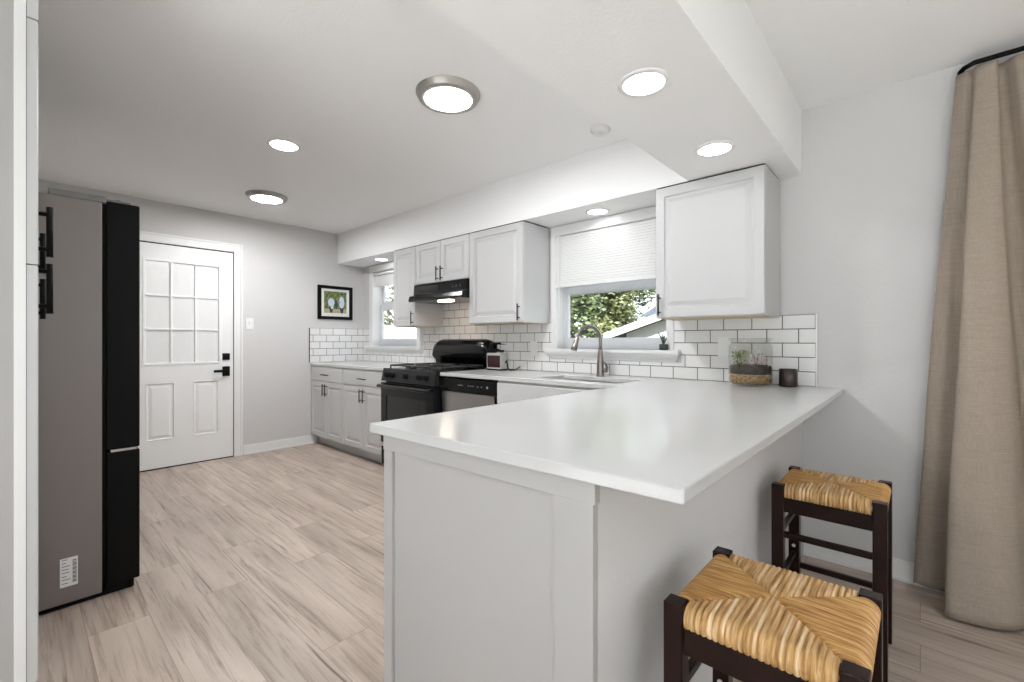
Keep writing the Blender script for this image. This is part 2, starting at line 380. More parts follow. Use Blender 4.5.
# ------------------------------------------------------------------ windows
def window(name, w, cas, rail_z, yg):
    x0, x1, z0, z1 = w
    r = bpy.data.objects.new(name, None); COL.objects.link(r); r.location = ((x0+x1)/2, YW+.07, z0); r['kind'] = 'structure'
    c = new(); ct = .014; top = min(z1 + cas, ZS - .002)
    box(c, x0-cas, x0, YW-ct, YW, z0, top); box(c, x1, x1+cas, YW-ct, YW, z0, top); box(c, x0, x1, YW-ct, YW, z1, top)
    obj('window_casing', c, 'trim', r, .002)
    j = new(); jt = .006
    box(j, x0, x0+jt, YW-.005, YW+.148, z0, z1); box(j, x1-jt, x1, YW-.005, YW+.148, z0, z1); box(j, x0+jt, x1-jt, YW-.005, YW+.148, z1-jt, z1)
    obj('window_jamb', j, 'trim', r)
    s = new()      # stool with a moulded apron whose ends taper
    ex = .045
    box(s, x0-cas-ex, x1+cas+ex, YW-.058, YW-.001, z0-.024, z0); box(s, x0+.0065, x1-.0065, YW, YW+.148, z0-.02, z0)
    prof = ((-.052, -.024), (-.048, -.036), (-.036, -.052), (-.020, -.066), (-.014, -.080))
    prev = None
    for k, (dy, dz) in enumerate(prof):
        e = ex * (1 - (k / 4) * .75)
        row = [s.verts.new(p) for p in ((x0-cas-e, YW-.001, z0+dz), (x0-cas-e, YW+dy, z0+dz), (x1+cas+e, YW+dy, z0+dz), (x1+cas+e, YW-.001, z0+dz))]
        if prev:
            for q in range(3): s.faces.new((prev[q], prev[q+1], row[q+1], row[q]))
            s.faces.new((prev[3], prev[0], row[0], row[3]))
        else: s.faces.new(row)
        prev = row
    s.faces.new(prev[::-1]); bmesh.ops.recalc_face_normals(s, faces=s.faces)
    obj('window_sill', s, 'trim', r, .0015)
    f = new(); fw = .045; a0, a1 = x0+.006, x1-.006; b0, b1 = z0, z1-.006
    for yy, lo, hi in ((yg, b0, rail_z+.03), (yg+.028, rail_z-.03, b1)):
        box(f, a0, a0+fw, yy-.013, yy+.013, lo, hi); box(f, a1-fw, a1, yy-.013, yy+.013, lo, hi)
        box(f, a0+fw, a1-fw, yy-.013, yy+.013, hi-.055, hi); box(f, a0+fw, a1-fw, yy-.013, yy+.013, lo, lo+(.085 if lo == b0 else .10))
    obj('window_frame', f, 'vinyl', r, .002)
    for yy, lo, hi in ((yg, b0+.085, rail_z-.025), (yg+.028, rail_z+.07, b1-.055)):
        obj('window_pane', box(new(), a0+fw, a1-fw, yy-.003, yy+.003, lo, hi), 'glass', r)
    return r
window('window_1', W1, .07, 1.57, 3.025)
window('window_2', W2, .045, 1.57, 3.025)
def big_window(name, x0, x1, z0, z1, y, n, horiz='x'):
    def bx(bm, a0, a1, t0, t1, c0, c1):
        return box(bm, a0, a1, t0, t1, c0, c1) if horiz == 'x' else box(bm, t0, t1, a0, a1, c0, c1)
    r = bpy.data.objects.new(name, None); COL.objects.link(r)
    r.location = ((x0+x1)/2, y, z0) if horiz == 'x' else (y, (x0+x1)/2, z0); r['kind'] = 'structure'
    f = new(); bx(f, x0, x1, y-.03, y+.03, z0, z0+.05); bx(f, x0, x1, y-.03, y+.03, z1-.05, z1)
    w = (x1-x0)/n
    for k in range(n+1):
        c = x0 + k*w; a, b = (c, c+.05) if k == 0 else ((c-.05, c) if k == n else (c-.03, c+.03)); bx(f, a, b, y-.03, y+.03, z0+.05, z1-.05)
    obj('window_frame', f, 'vinyl', r, .003)
    for k in range(n): obj('window_pane', bx(new(), x0+k*w+.05, x0+(k+1)*w-.05, y-.003, y+.003, z0+.05, z1-.05), 'glass', r)
big_window('window_3', W3[0], W3[1], W3[2], W3[3], YW+.08, 2)
big_window('added_window_4', -1.1, 2.3, .05, 2.15, YB-.08, 3)  # added behind the camera to bring daylight in
big_window('added_window_5', -2.4, 1.4, .9, 2.1, XR+.08, 4, 'y')  # unseen side glazing, likewise added for more daylight

# blinds
def blind(x0, x1, ztop, zbot, y, label, n, wand=True):
    t = thing('window_blind', ((x0+x1)/2, y, zbot), label, 'blind', )
    obj('head_rail', box(new(), x0, x1, y-.022, y+.022, ztop-.03, ztop), 'blind', t, .002)
    s = new(); zz0 = zbot+.022; pitch = (ztop-.034 - zz0) / n
    tilt = math.radians(66); hw = .0125
    for k in range(n):
        z = zz0 + (k+.5)*pitch
        prev = None
        for q in range(6):
            a = -1 + 2*q/5; cr = .0042*(1-a*a)
            yy = y + a*hw*math.cos(tilt) - cr*math.sin(tilt); zq = z + a*hw*math.sin(tilt) + cr*math.cos(tilt)
            cur = [s.verts.new((x0+.004, yy, zq)), s.verts.new((x1-.004, yy, zq)), s.verts.new((x0+.004, yy+.0008, zq+.0006)), s.verts.new((x1-.004, yy+.0008, zq+.0006))]
            if prev:
                s.faces.new((prev[0], prev[1], cur[1], cur[0])); s.faces.new((prev[2], cur[2], cur[3], prev[3]))
            prev = cur
    obj('slats', s, 'blind', t)
    obj('bottom_rail', box(new(), x0, x1, y-.014, y+.014, zbot, zbot+.018), 'blind', t, .002)
    for fx in (.12, .5, .88): obj('ladder_cord', tube(new(), [(x0+(x1-x0)*fx, y-.016, ztop-.03), (x0+(x1-x0)*fx, y-.016, zbot+.01)], .0009, 6), 'blind', t)
    if wand: obj('tilt_wand', tube(new(), [(x0+.05, y-.03, ztop-.02), (x0+.052, y-.03, ztop-.84)], .004, 8), 'white_plastic', t)
    return t
blind(W2[0]+.004, W2[1]-.004, 2.030, 1.590, YW-.012, 'white slatted blind half lowered in the window above the sink', 20)
blind(W1[0]+.012, W1[1]-.012, 1.985, 1.82, YW+.03, 'white slatted blind raised high in the small far window by the corner', 12, False)

# ------------------------------------------------------------------ entry door
def door():
    r = bpy.data.objects.new('door_1', None); COL.objects.link(r); r.location = (XF, 1.07, 0); r['kind'] = 'structure'
    y0, y1 = .66, 1.483; xf = XF + .012
    bm = new()
    zones = [(.788-.022, 1.357+.022, .965-.02, 1.895+.02)]
    # slab as a lattice with openings, so the panels sit in real recesses
    A = [y0, .766, .790, 1.003, 1.147, 1.355, 1.379, y1]; B = [.012, .262, .785, .945, 1.915, 2.05]
    def mk(i, j):
        if j == 3 and 1 <= i <= 5: return False
        if j == 1 and i in (2, 4): return False
        return True
    cells(bm, A, B, mk, XF-.03, xf, 'yzx'); obj('door_slab', bm, 'door', r, .001)
    for a, b in ((.790, 1.003), (1.147, 1.355)):
        face_panel_bm = face_panel(new(), (xf, a, .262), (0,1,0), (1,0,0), b-a, .523, [(0, .002), (.008, .003), (.014, -.008), (.022, -.008), (.045, -.001)], .04)
        obj('door_panel', face_panel_bm, 'door', r)
    g = new(); a0, a1, b0, b1 = .766, 1.379, .945, 1.915
    t = .022
    box(g, a0*0+XF-.005, xf+.006, a0, a0+t, b0, b1); box(g, XF-.005, xf+.006, a1-t, a1, b0, b1); box(g, XF-.005, xf+.006, a0+t, a1-t, b0, b0+t); box(g, XF-.005, xf+.006, a0+t, a1-t, b1-t, b1)
    for k in (1, 2):
        c = a0+t + (a1-a0-2*t)*k/3; box(g, XF-.004, xf+.003, c-.009, c+.009, b0+t, b1-t)
    zs = [b0+t + (b1-b0-2*t)*k/3 for k in range(4)]
    ys = [a0+t] + [a0+t + (a1-a0-2*t)*k/3 for k in (1, 2)] + [a1-t]
    for k in (1, 2):
        for i in range(3):
            box(g, XF-.004, xf+.003, ys[i]+(.009 if i else 0), ys[i+1]-(.009 if i < 2 else 0), zs[k]-.009, zs[k]+.009)
    obj('door_muntin', g, 'door', r, .002)
    obj('door_pane', box(new(), XF-.004, XF+.002, a0+t, a1-t, b0+t, b1-t), mat('frosted_white_lite', (.82, .82, .815), .12), r)
    bm = new(); box(bm, xf, xf+.010, 1.388, 1.452, .978, 1.045); box(bm, xf+.010, xf+.024, 1.408, 1.432, 1.0, 1.023); obj('deadbolt', bm, 'black', r, .002)
    bm = new(); box(bm, xf, xf+.010, 1.388, 1.452, .818, .915); box(bm, xf+.010, xf+.045, 1.410, 1.430, .862, .882)
    box(bm, xf+.038, xf+.052, 1.305, 1.430, .860, .884); obj('door_handle', bm, 'black', r, .002)
    c = new(); cw = .085; x1 = XF + .016
    box(c, XF, x1, y1+.008, y1+cw, 0, 2.06+cw); box(c, XF, x1, y0-cw, y0-.008, 0, 2.06+cw); box(c, XF, x1, y0-.008, y1+.008, 2.062, 2.06+cw)
    box(c, x1, x1+.006, y1+cw-.018, y1+cw, 0, 2.06+cw); box(c, x1, x1+.006, y0-cw, y1+cw, 2.06+cw-.018, 2.06+cw)
    obj('door_casing', c, 'trim', r, .002)
    g = new(); box(g, XF-.001, XF+.003, y1, y1+.008, 0, 2.058); box(g, XF-.001, XF+.003, y0, y1+.008, 2.05, 2.062); box(g, XF-.001, XF+.004, y0, y1, 0, .012)
    obj('door_gap', g, 'gap', r)
door()

def plate(name, P, ax, w, h, label, cat, parts, group=None):
    x, y, z = P
    t = thing(name, (x, y, z-h/2), label, cat, group)
    def b(bm, a0, a1, d0, d1, z0, z1):
        return box(bm, a0, a1, y-d1, y-d0, z0, z1) if ax == 'x' else box(bm, x+d0, x+d1, a0, a1, z0, z1)
    c = x if ax == 'x' else y
    obj('cover_plate', b(new(), c-w/2, c+w/2, 0, .006, z-h/2, z+h/2), 'white_plastic', t, .002)
    if parts == 'switch': obj('toggle', b(new(), c-.005, c+.005, .006, .018, z-.002, z+.014), 'white_plastic', t, .001)
    elif parts == 'rocker': obj('rocker', b(new(), c-.016, c+.016, .006, .010, z-.033, z+.033), 'white_plastic', t, .001)
    else:
        for s in (-1, 1):
            if w > h: o = obj('socket', b(new(), c+s*.019-.014, c+s*.019+.014, .006, .009, z-.016, z+.016), 'white_plastic', t, .001)
            else: o = obj('socket', b(new(), c-.016, c+.016, .006, .009, z+s*.019-.014, z+s*.019+.014), 'white_plastic', t, .001)
    return t
plate('light_switch', (XF, 1.635, 1.345), 'y', .075, .118, 'white single toggle light switch on the wall right of the entry door', 'light switch', 'switch')
plate('wall_outlet', (-2.387, YW-.009, 1.105), 'x', .075, .118, 'white outlet plate on the tile between small appliance and faucet', 'outlet', 'socket')
plate('light_switch', (-.885, YW-.009, 1.135), 'x', .075, .118, 'white switch plate on the tile just behind the glass terrarium jar', 'light switch', 'rocker')

# ------------------------------------------------------------------ tile backsplash
TT = .009; zt = 1.314
A = [XF, -5.03, -4.98, -3.90, -3.58, -2.82, -2.205, -1.199, -1.152, -.42]; B = [.9215, 1.026, 1.10, zt, 1.70]
def tmask(i, j):
    if j == 3: return i == 4
    if i in (2,) and j in (1, 2): return False
    if i == 1 and j == 1: return False
    if i == 6 and j in (1, 2): return False
    if i == 7 and j == 1: return False
    return True
tb = obj('tile_backsplash', cells(new(), A, B, tmask, YW-TT, YW-.0005, 'xzy'), 'tile_x'); tag(tb, 'white subway tile backsplash with dark grout along the window wall', 'backsplash')
# slivers of tile beside the narrow casings
tb2 = obj('tile_backsplash', box(new(), XF+.0005, XF+TT, 2.254, YW-TT, .9215, zt), 'tile_y'); tag(tb2, 'short white subway tile backsplash below the framed photo on the far wall', 'backsplash')
e = new(); box(e, -.42, -.414, YW-.011, YW, .9215, zt+.002); tag(obj('tile_edge_trim', e, 'steel'), 'thin grey metal edge strip at the right end of the long backsplash', 'tile trim')
e = new(); box(e, XF, XF+.011, 2.248, 2.254, .9215, zt+.002); tag(obj('tile_edge_trim', e, 'dkgrey'), 'thin dark edge strip ending the short backsplash beside the bare far wall', 'tile trim')

# ------------------------------------------------------------------ pulls
def pull_bm(P, axis, N, L, r=.0052, so=.028):
    P, axis, N = Vector(P), Vector(axis), Vector(N); bm = new()
    c = P + N*so; tube(bm, [c - axis*L/2, c + axis*L/2], r, 10)
    for s in (-1, 1): tube(bm, [P + axis*s*(L/2-.022), c + axis*s*(L/2-.022)], r*.8, 8)
    return bm
YN = Vector((0,-1,0)); XA = Vector((1,0,0)); ZA = Vector((0,0,1))

# ------------------------------------------------------------------ upper cabinets
ZC = 2.074; DF = 2.575; CB = 2.595
def upper(name_label, x0, x1, z0, doors, side_tan=True):
    t = thing('wall_cabinet', ((x0+x1)/2, (CB+YW)/2, z0), name_label, 'cabinet')
    obj('cabinet_body', box(new(), x0, x1, CB, YW-.0095, z0, ZC), 'cab', t, .001)
    obj('bottom_panel', box(new(), x0+.008, x1-.008, CB+.004, YW-.012, z0-.004, z0), 'tan', t)
    obj('top_gap', box(new(), x0+.004, x1-.004, CB-.004, YW-.012, ZC, ZS-.001), 'gap', t)
    n = len(doors); w = (x1-x0)/n
    for k, hx in enumerate(doors):
        a = x0 + k*w + .002; b = x0+(k+1)*w - .002
        d = obj('cabinet_door', face_panel(new(), (a, DF, z0+.002), (1,0,0), (0,-1,0), b-a, ZC-z0-.004, RAISED, .019), 'cab', t)
        hh = a+.028 if hx < 0 else b-.028
        lz = z0+.075+ (.0 if n == 1 else 0)
        obj('bar_pull', pull_bm((hh, DF, lz), (0,0,1), (0,-1,0), .128), 'black', d)
    return t
upper('narrow white wall cabinet left of the range hood, beside the far window', -3.953, -3.582, 1.312, [1])
upper('short white two door wall cabinet directly above the range hood', -3.580, -2.820, 1.70, [1, -1])
upper('white single door wall cabinet between the range hood and the sink window', -2.818, -2.224, 1.312, [1])
upper('white single door wall cabinet right of the sink window above terrarium jar', -1.175, -.588, 1.305, [-1])

# ------------------------------------------------------------------ range hood
t = thing('range_hood', (-3.2, 2.7, 1.52), 'black under cabinet range hood with lit lamp above the stove', 'range hood')
bm = new(); x0, x1 = -3.577, -2.823
pr = [(YW-.012, 1.695), (2.56, 1.695), (2.555, 1.60), (2.505, 1.585), (2.495, 1.552), (2.495, 1.532), (YW-.012, 1.532)]
va = [bm.verts.new((x0, p[0], p[1])) for p in pr]; vb = [bm.verts.new((x1, p[0], p[1])) for p in pr]
bm.faces.new(va); bm.faces.new(vb[::-1])
for k in range(len(pr)): bm.faces.new((va[k], vb[k], vb[(k+1) % len(pr)], va[(k+1) % len(pr)]))
bmesh.ops.recalc_face_normals(bm, faces=bm.faces)
obj('hood_shell', bm, 'gloss_black', t, .003)
obj('vent_grille', box(new(), -3.50, -3.20, 2.552, 2.556, 1.625, 1.672), 'dkgrey', t)
for k in range(3): obj('control_button', box(new(), -3.02+k*.05, -2.99+k*.05, 2.548, 2.556, 1.635, 1.655), 'dkgrey', t)
obj('hood_lamp', box(new(), -3.27, -3.13, 2.60, 2.68, 1.526, 1.531), 'lamp_h', t)

# ------------------------------------------------------------------ base cabinets (left run)
FY = 2.285
def base_cab(x0, x1, label, ndoor=2, drawer=True, y1=YW-.002, filler=0):
    t = thing('base_cabinet', ((x0+x1)/2, (FY+y1)/2, 0), label, 'cabinet')
    obj('cabinet_body', box(new(), x0, x1, FY, y1, .10, .892), 'cab', t, .001)
    obj('toe_kick', box(new(), x0, x1, 2.36, y1, 0, .10), 'cab', t)
    w = x1-x0
    dz = .725
    if drawer:
        d = obj('drawer_front', face_panel(new(), (x0+.003, FY-.019, dz+.004), (1,0,0), (0,-1,0), w-.006, .882-dz-.010, DRAWER, .019), 'cab', t)
        obj('bar_pull', pull_bm(((x0+x1)/2, FY-.019, .80), (1,0,0), (0,-1,0), .14), 'black', d)
    for k in range(ndoor):
        a = x0+.003+k*w/ndoor; b = x0-.003+(k+1)*w/ndoor
        d = obj('cabinet_door', face_panel(new(), (a, FY-.019, .112), (1,0,0), (0,-1,0), b-a, dz-.112-.003, RAISED, .019), 'cab', t)
        hh = b-.028 if k == 0 else a+.028
        obj('bar_pull', pull_bm((hh, FY-.019, dz-.09), (0,0,1), (0,-1,0), .128), 'black', d)
    return t
base_cab(XF+.003, -4.395, 'white base cabinet in the far corner against the left wall')
base_cab(-4.393, -3.585, 'white base cabinet directly left of the black stove')
ct = obj('countertop', box(new(), XF+.001, -3.582, 2.262, YW-.0095, .8925, .9215), 'quartz', None, .003); tag(ct, 'short white quartz countertop left of the stove', 'countertop')

# ------------------------------------------------------------------ range
def stove():
    x0, x1 = -3.578, -2.822; fy = 2.225
    t = thing('gas_range', (-3.2, 2.57, 0), 'black gas range with oven window between the counters', 'stove')
    obj('range_body', box(new(), x0, x1, fy+.03, YW-.015, .03, .905), 'gloss_black', t, .003)
    obj('cooktop', box(new(), x0-.0005, x1+.0005, fy+.005, 2.80, .905, .926), 'gloss_black', t, .005)
    # sloping control panel
    bm = new(); pr = [(fy+.035, .815), (fy-.020, .815), (fy+.004, .922), (fy+.035, .922)]
    va = [bm.verts.new((x0, *p)) for p in pr]; vb = [bm.verts.new((x1, *p)) for p in pr]
    bm.faces.new(va); bm.faces.new(vb[::-1])
    for k in range(4): bm.faces.new((va[k], vb[k], vb[(k+1) % 4], va[(k+1) % 4]))
    bmesh.ops.recalc_face_normals(bm, faces=bm.faces); cp = obj('control_panel', bm, 'dkgrey', t, .003)
    n = Vector((0, -.107, .024)).normalized()
    for fx in (.12, .235, .50, .745, .865):
        c = Vector((x0+(x1-x0)*fx, fy-.008, .868))
        k = new(); tube(k, [c, c+n*.006, c+n*.008, c+n*.030], [.026, .026, .020, .017], 16); box(k, c.x-.004, c.x+.004, c.y-.036, c.y-.02, c.z-.014, c.z+.020)
        obj('knob', k, 'black', cp)
    # door
    bm = new(); A = [x0+.002, x0+.09, x1-.09, x1-.002]; B = [.268, .40, .69, .80]
    cells(bm, A, B, lambda i, j: not (i == 1 and j == 1), fy-.022, fy+.028, 'xzy'); d = obj('oven_door', bm, 'gloss_black', t, .003)
    obj('door_window', box(new(), x0+.09, x1-.09, fy-.016, fy+.0, .40, .69), 'oven_glass', d)
    h = new(); tube(h, [(x0+.01, fy-.058, .772), (x0+.03, fy-.066, .775), (x1-.03, fy-.066, .775), (x1-.01, fy-.058, .772)], [.013, .015, .015, .013], 14)
    for xx in (x0+.04, x1-.04): box(h, xx-.012, xx+.012, fy-.06, fy-.021, .763, .787)
    obj('oven_handle', h, 'dkgrey', d)
    dr = obj('storage_drawer', box(new(), x0+.002, x1-.002, fy-.018, fy+.028, .075, .250), 'gloss_black', t, .004)
    obj('drawer_gap_light', box(new(), x0+.002, x1-.002, fy-.026, fy-.018, .238, .250), 'steel', dr)  # pale strip imitates the line of light at the drawer gap
    # backguard with a glossy curved face
    bm = new(); pr = [(2.83, .926), (2.815, .99), (2.80, 1.0), (2.775, 1.03), (2.785, 1.12), (2.81, 1.165), (2.85, 1.185), (2.89, 1.18), (2.905, 1.15), (2.905, .926)]
    rows = []
    for fx, sc in ((0, .50), (.012, .8), (.04, .93), (.10, 1.0), (.90, 1.0), (.96, .93), (.988, .8), (1, .55)):
        x = x0 + (x1-x0)*fx; rows.append([bm.verts.new((x, p[0], p[1] if p[1] < 1.04 else 1.04+(p[1]-1.04)*sc)) for p in pr])
    for a, b in zip(rows, rows[1:]):
        for k in range(len(pr)):
            f = bm.faces.new((a[k], b[k], b[(k+1) % len(pr)], a[(k+1) % len(pr)])); f.smooth = True
    bm.faces.new(rows[0]); bm.faces.new(rows[-1][::-1]); bmesh.ops.recalc_face_normals(bm, faces=bm.faces)
    obj('backguard', bm, 'gloss_black', t)
    # burners and grates
    for bx_ in (x0+.19, x1-.19):
        for by in (2.40, 2.66):
            b = new(); lathe(b, [(.055, 0), (.055, .008), (.040, .010), (.040, .018), (.034, .022)], (bx_, by, .926), 24); obj('burner', b, 'iron', t)
    for gx in (x0+.19, x1-.19):
        g = new(); w = .165; gz = .950
        for yy in (2.29, 2.53, 2.77): tube(g, [(gx-w, yy, gz), (gx+w, yy, gz)], .007, 8)
        for xx in (gx-w, gx+w): tube(g, [(xx, 2.29, gz), (xx, 2.77, gz)], .007, 8)
        for yy in (2.40, 2.66):
            for ang in range(4):
                a = math.radians(45+90*ang); tube(g, [(gx+.04*math.cos(a), yy+.04*math.sin(a), gz+.004), (gx+.11*math.cos(a), yy+.11*math.sin(a), gz+.004), (gx+.15*math.cos(a), yy+.125*math.sin(a), gz)], .006, 8)
        for xx in (gx-w, gx+w):
            for yy in (2.29, 2.53, 2.77): tube(g, [(xx, yy, gz), (xx, yy, .926)], .007, 8)
        obj('grate', g, 'iron', t)
    for xx in (x0+.05, x1-.05):
        for yy in (2.30, 2.85): obj('foot', tube(new(), [(xx, yy, 0), (xx, yy, .03)], .018, 10), 'black', t)
stove()

# ------------------------------------------------------------------ dishwasher
t = thing('dishwasher', (-2.5, 2.58, 0), 'stainless dishwasher with black control strip right of the stove', 'dishwasher')
obj('dishwasher_body', box(new(), -2.818, -2.202, 2.30, 2.88, .10, .882), 'black', t)
cp = obj('control_panel', box(new(), -2.814, -2.204, 2.262, 2.30, .780, .878), 'gloss_black', t, .003)
for a, b in ((-2.60, -2.545), (-2.49, -2.478), (-2.465, -2.452), (-2.44, -2.428), (-2.39, -2.378), (-2.35, -2.338)): obj('panel_marking', box(new(), a, b, 2.2605, 2.2625, .832, .837), 'steel', cp)
obj('start_button', tube(new(), [(-2.285, 2.2600, .834), (-2.285, 2.2625, .834)], .009, 12), 'steel', cp)
obj('dishwasher_door', box(new(), -2.798, -2.222, 2.266, 2.30, .115, .776), 'steel', t, .003)
for a, b in ((-2.814, -2.799), (-2.221, -2.204)): obj('side_frame', box(new(), a, b, 2.270, 2.30, .115, .776), 'black', t)
obj('toe_kick', box(new(), -2.81, -2.21, 2.34, 2.36, 0, .10), 'black', t)

# sink base
t = thing('base_cabinet', (-1.7, 2.6, 0), 'white sink base cabinet between the dishwasher and the peninsula', 'cabinet')
bm = new(); box(bm, -2.198, -2.18, FY, YW-.002, .10, .892); box(bm, -1.262, -1.244, FY, YW-.002, .10, .892); box(bm, -2.18, -1.262, FY, FY+.02, .10, .892); box(bm, -2.18, -1.262, YW-.012, YW-.002, .10, .892); box(bm, -2.18, -1.262, FY+.02, YW-.012, .10, .12)
obj('cabinet_body', bm, 'cab', t)
obj('drawer_front', face_panel(new(), (-2.195, FY-.019, .729), (1,0,0), (0,-1,0), .945, .148, DRAWER, .019), 'cab', t)
for k in range(2):
    a = -2.195+k*.474; d = obj('cabinet_door', face_panel(new(), (a, FY-.019, .112), (1,0,0), (0,-1,0), .470, .61, RAISED, .019), 'cab', t)
    obj('bar_pull', pull_bm((a+.442 if k == 0 else a+.028, FY-.019, .635), (0,0,1), (0,-1,0), .128), 'black', d)
obj('toe_kick', box(new(), -2.198, -1.244, 2.36, 2.38, 0, .10), 'cab', t)

# ------------------------------------------------------------------ L shaped worktop with sink cut-out
SX0, SX1, SY0, SY1 = -1.93, -1.30, 2.36, 2.69
A = [-2.818, SX0, SX1, -1.235, -.295]; B = [.7395, 2.262, SY0, SY1, YW-.0095]
def cmask(i, j):
    if j == 0: return i == 3
    if i == 1 and j == 2: return False
    return True
wt_ = obj('countertop', skew(cells(new(), A, B, cmask, .8925, .9215, 'xyz')), 'quartz', None, .004, seg=3); tag(wt_, 'large white quartz countertop running over the sink run and peninsula', 'countertop')

t = thing('kitchen_sink', ((SX0+SX1)/2, (SY0+SY1)/2, .70), 'stainless undermount double sink set in the white countertop', 'sink')
def bowl(x0, x1, y0, y1, z0, z1):
    bm = new(); rings = []
    for ins, z in ((-.012, z1), (0, z1), (.004, z1-.02), (.010, z0+.03), (.035, z0)):
        r = []
        for cx, cy, a0 in ((x1, y1, 0), (x0, y1, 90), (x0, y0, 180), (x1, y0, 270)):
            R = .035; sx = -1 if cx == x1 else 1; sy = -1 if cy == y1 else 1
            for k in range(5):
                a = math.radians(a0+k*22.5); r.append(bm.verts.new((cx+sx*(R+ins)+R*math.cos(a), cy+sy*(R+ins)+R*math.sin(a), z)))
        rings.append(r)
    for a, b in zip(rings, rings[1:]):
        for k in range(len(a)):
            f = bm.faces.new((a[k], a[(k+1) % len(a)], b[(k+1) % len(a)], b[k])); f.smooth = True
    bm.faces.new(rings[-1]); return bm
obj('sink_bowl', bowl(SX0-.004, -1.515, SY0-.004, SY1+.004, .70, .892), 'steel', t)
obj('sink_bowl', bowl(-1.50, SX1+.004, SY0-.004, SY1+.004, .74, .892), 'steel', t)
obj('sink_divider', box(new(), -1.5195, -1.4955, SY0, SY1, .80, .880), 'steel', t, .004)
for xx, zz in ((-1.72, .7005), (-1.40, .7405)): obj('drain', lathe(new(), [(.042, 0), (.040, .003), (.02, .001)], (xx, 2.53, zz), 20), 'nickel', t)

# faucet
t = thing('kitchen_faucet', (-1.665, 2.765, .9215), 'brushed nickel gooseneck pull down faucet behind the sink', 'faucet')
fx, fy = -1.665, 2.765; dv = Vector((-.28, -.96, 0)).normalized()
bm = new(); lathe(bm, [(.030, 0), (.030, .006), (.027, .012), (.0255, .08), (.021, .13), (.017, .17), (.0155, .19)], (fx, fy, .9215), 24); obj('faucet_body', bm, 'nickel', t)
p0 = Vector((fx, fy, 1.10)); R = .105; pts = [p0, p0+Vector((0,0,.04)), p0+Vector((0,0,.075))]
cc = p0 + Vector((0,0,.075)) + dv*R
for k in range(1, 13):
    a = math.pi - k*math.radians(168)/12; pts.append(cc + dv*R*math.cos(a) + Vector((0,0,1))*R*math.sin(a)*.9)
bm = new(); tube(bm, pts, .0125, 14); obj('spout', bm, 'nickel', t)
e = pts[-1]; dd = (pts[-1]-pts[-2]).normalized()
bm = new(); tube(bm, [e-dd*.005, e+dd*.004, e+dd*.03, e+dd*.075, e+dd*.095], [.0125, .0155, .0165, .021, .022], 18); hd = obj('spray_head', bm, 'nickel', t)
bm = new(); tube(bm, [(fx+.015, fy, .965), (fx+.052, fy-.004, .965)], [.016, .017], 14)
tube(bm, [(fx+.045, fy-.004, .968), (fx+.060, fy-.010, .985), (fx+.052, fy-.02, 1.01), (fx+.040, fy-.03, 1.028)], [.012, .009, .007, .006], 10); obj('lever_handle', bm, 'nickel', t)

# ------------------------------------------------------------------ peninsula base
t = thing('kitchen_peninsula', (-.85, 1.5, 0), 'white panelled peninsula base under the long quartz countertop', 'peninsula')
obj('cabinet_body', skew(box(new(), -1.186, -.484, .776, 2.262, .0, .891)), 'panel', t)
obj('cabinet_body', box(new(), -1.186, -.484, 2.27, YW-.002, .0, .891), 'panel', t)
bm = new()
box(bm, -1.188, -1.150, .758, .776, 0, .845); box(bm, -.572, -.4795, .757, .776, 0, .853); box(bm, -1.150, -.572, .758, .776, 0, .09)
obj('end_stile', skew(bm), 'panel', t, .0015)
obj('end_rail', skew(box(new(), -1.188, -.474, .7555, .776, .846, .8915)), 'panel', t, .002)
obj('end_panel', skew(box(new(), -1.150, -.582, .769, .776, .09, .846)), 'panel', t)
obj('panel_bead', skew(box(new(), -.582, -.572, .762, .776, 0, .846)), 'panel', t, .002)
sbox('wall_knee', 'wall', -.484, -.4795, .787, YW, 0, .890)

# ------------------------------------------------------------------ pantry cabinet (tall, left of the opening)
PX = -1.86
t = thing('pantry_cabinet', (-2.3, -.24, 0), 'tall white pantry cabinet at the left edge beside the fridge', 'cabinet')
obj('cabinet_body', box(new(), -2.735, PX-.006, -.528, .018, .10, 2.43), 'panel', t)
bm = new(); box(bm, PX-.03, PX, .0, .0235, .10, 2.43); box(bm, PX-.006, PX, -.528, -.50, .1, 2.43); obj('face_stile', bm, 'trim', t, .001)
obj('side_panel', box(new(), PX-.006, PX-.003, -.50, .0, .10, 2.43), 'panel', t)
obj('top_filler', box(new(), -2.735, PX, .0245, .047, 2.082, 2.43), 'cab', t)
obj('toe_kick', box(new(), -2.735, PX-.01, -.52, -.05, 0, .10), 'cab', t)
obj('door_gasket_and_gap_shade', box(new(), -2.735, PX-.0005, .0185, .0245, .205, 2.08), 'gap', t)  # black strip stands in for the shaded gap behind the doors
for (a, b, hx) in ((-2.305, PX, -1.90), (-2.735, -2.309, -2.38)):
    for (z0, z1, hz) in ((.205, 1.384, 1.323), (1.388, 2.078, 1.490)):
        d = obj('cabinet_door', face_panel(new(), (b, .047, z0), (-1,0,0), (0,1,0), b-a, z1-z0, RAISED, .0225), 'cab', t)
        obj('bar_pull', pull_bm((hx, .047, hz), (0,0,1), (0,1,0), .146, .0078, .024), 'black', d)

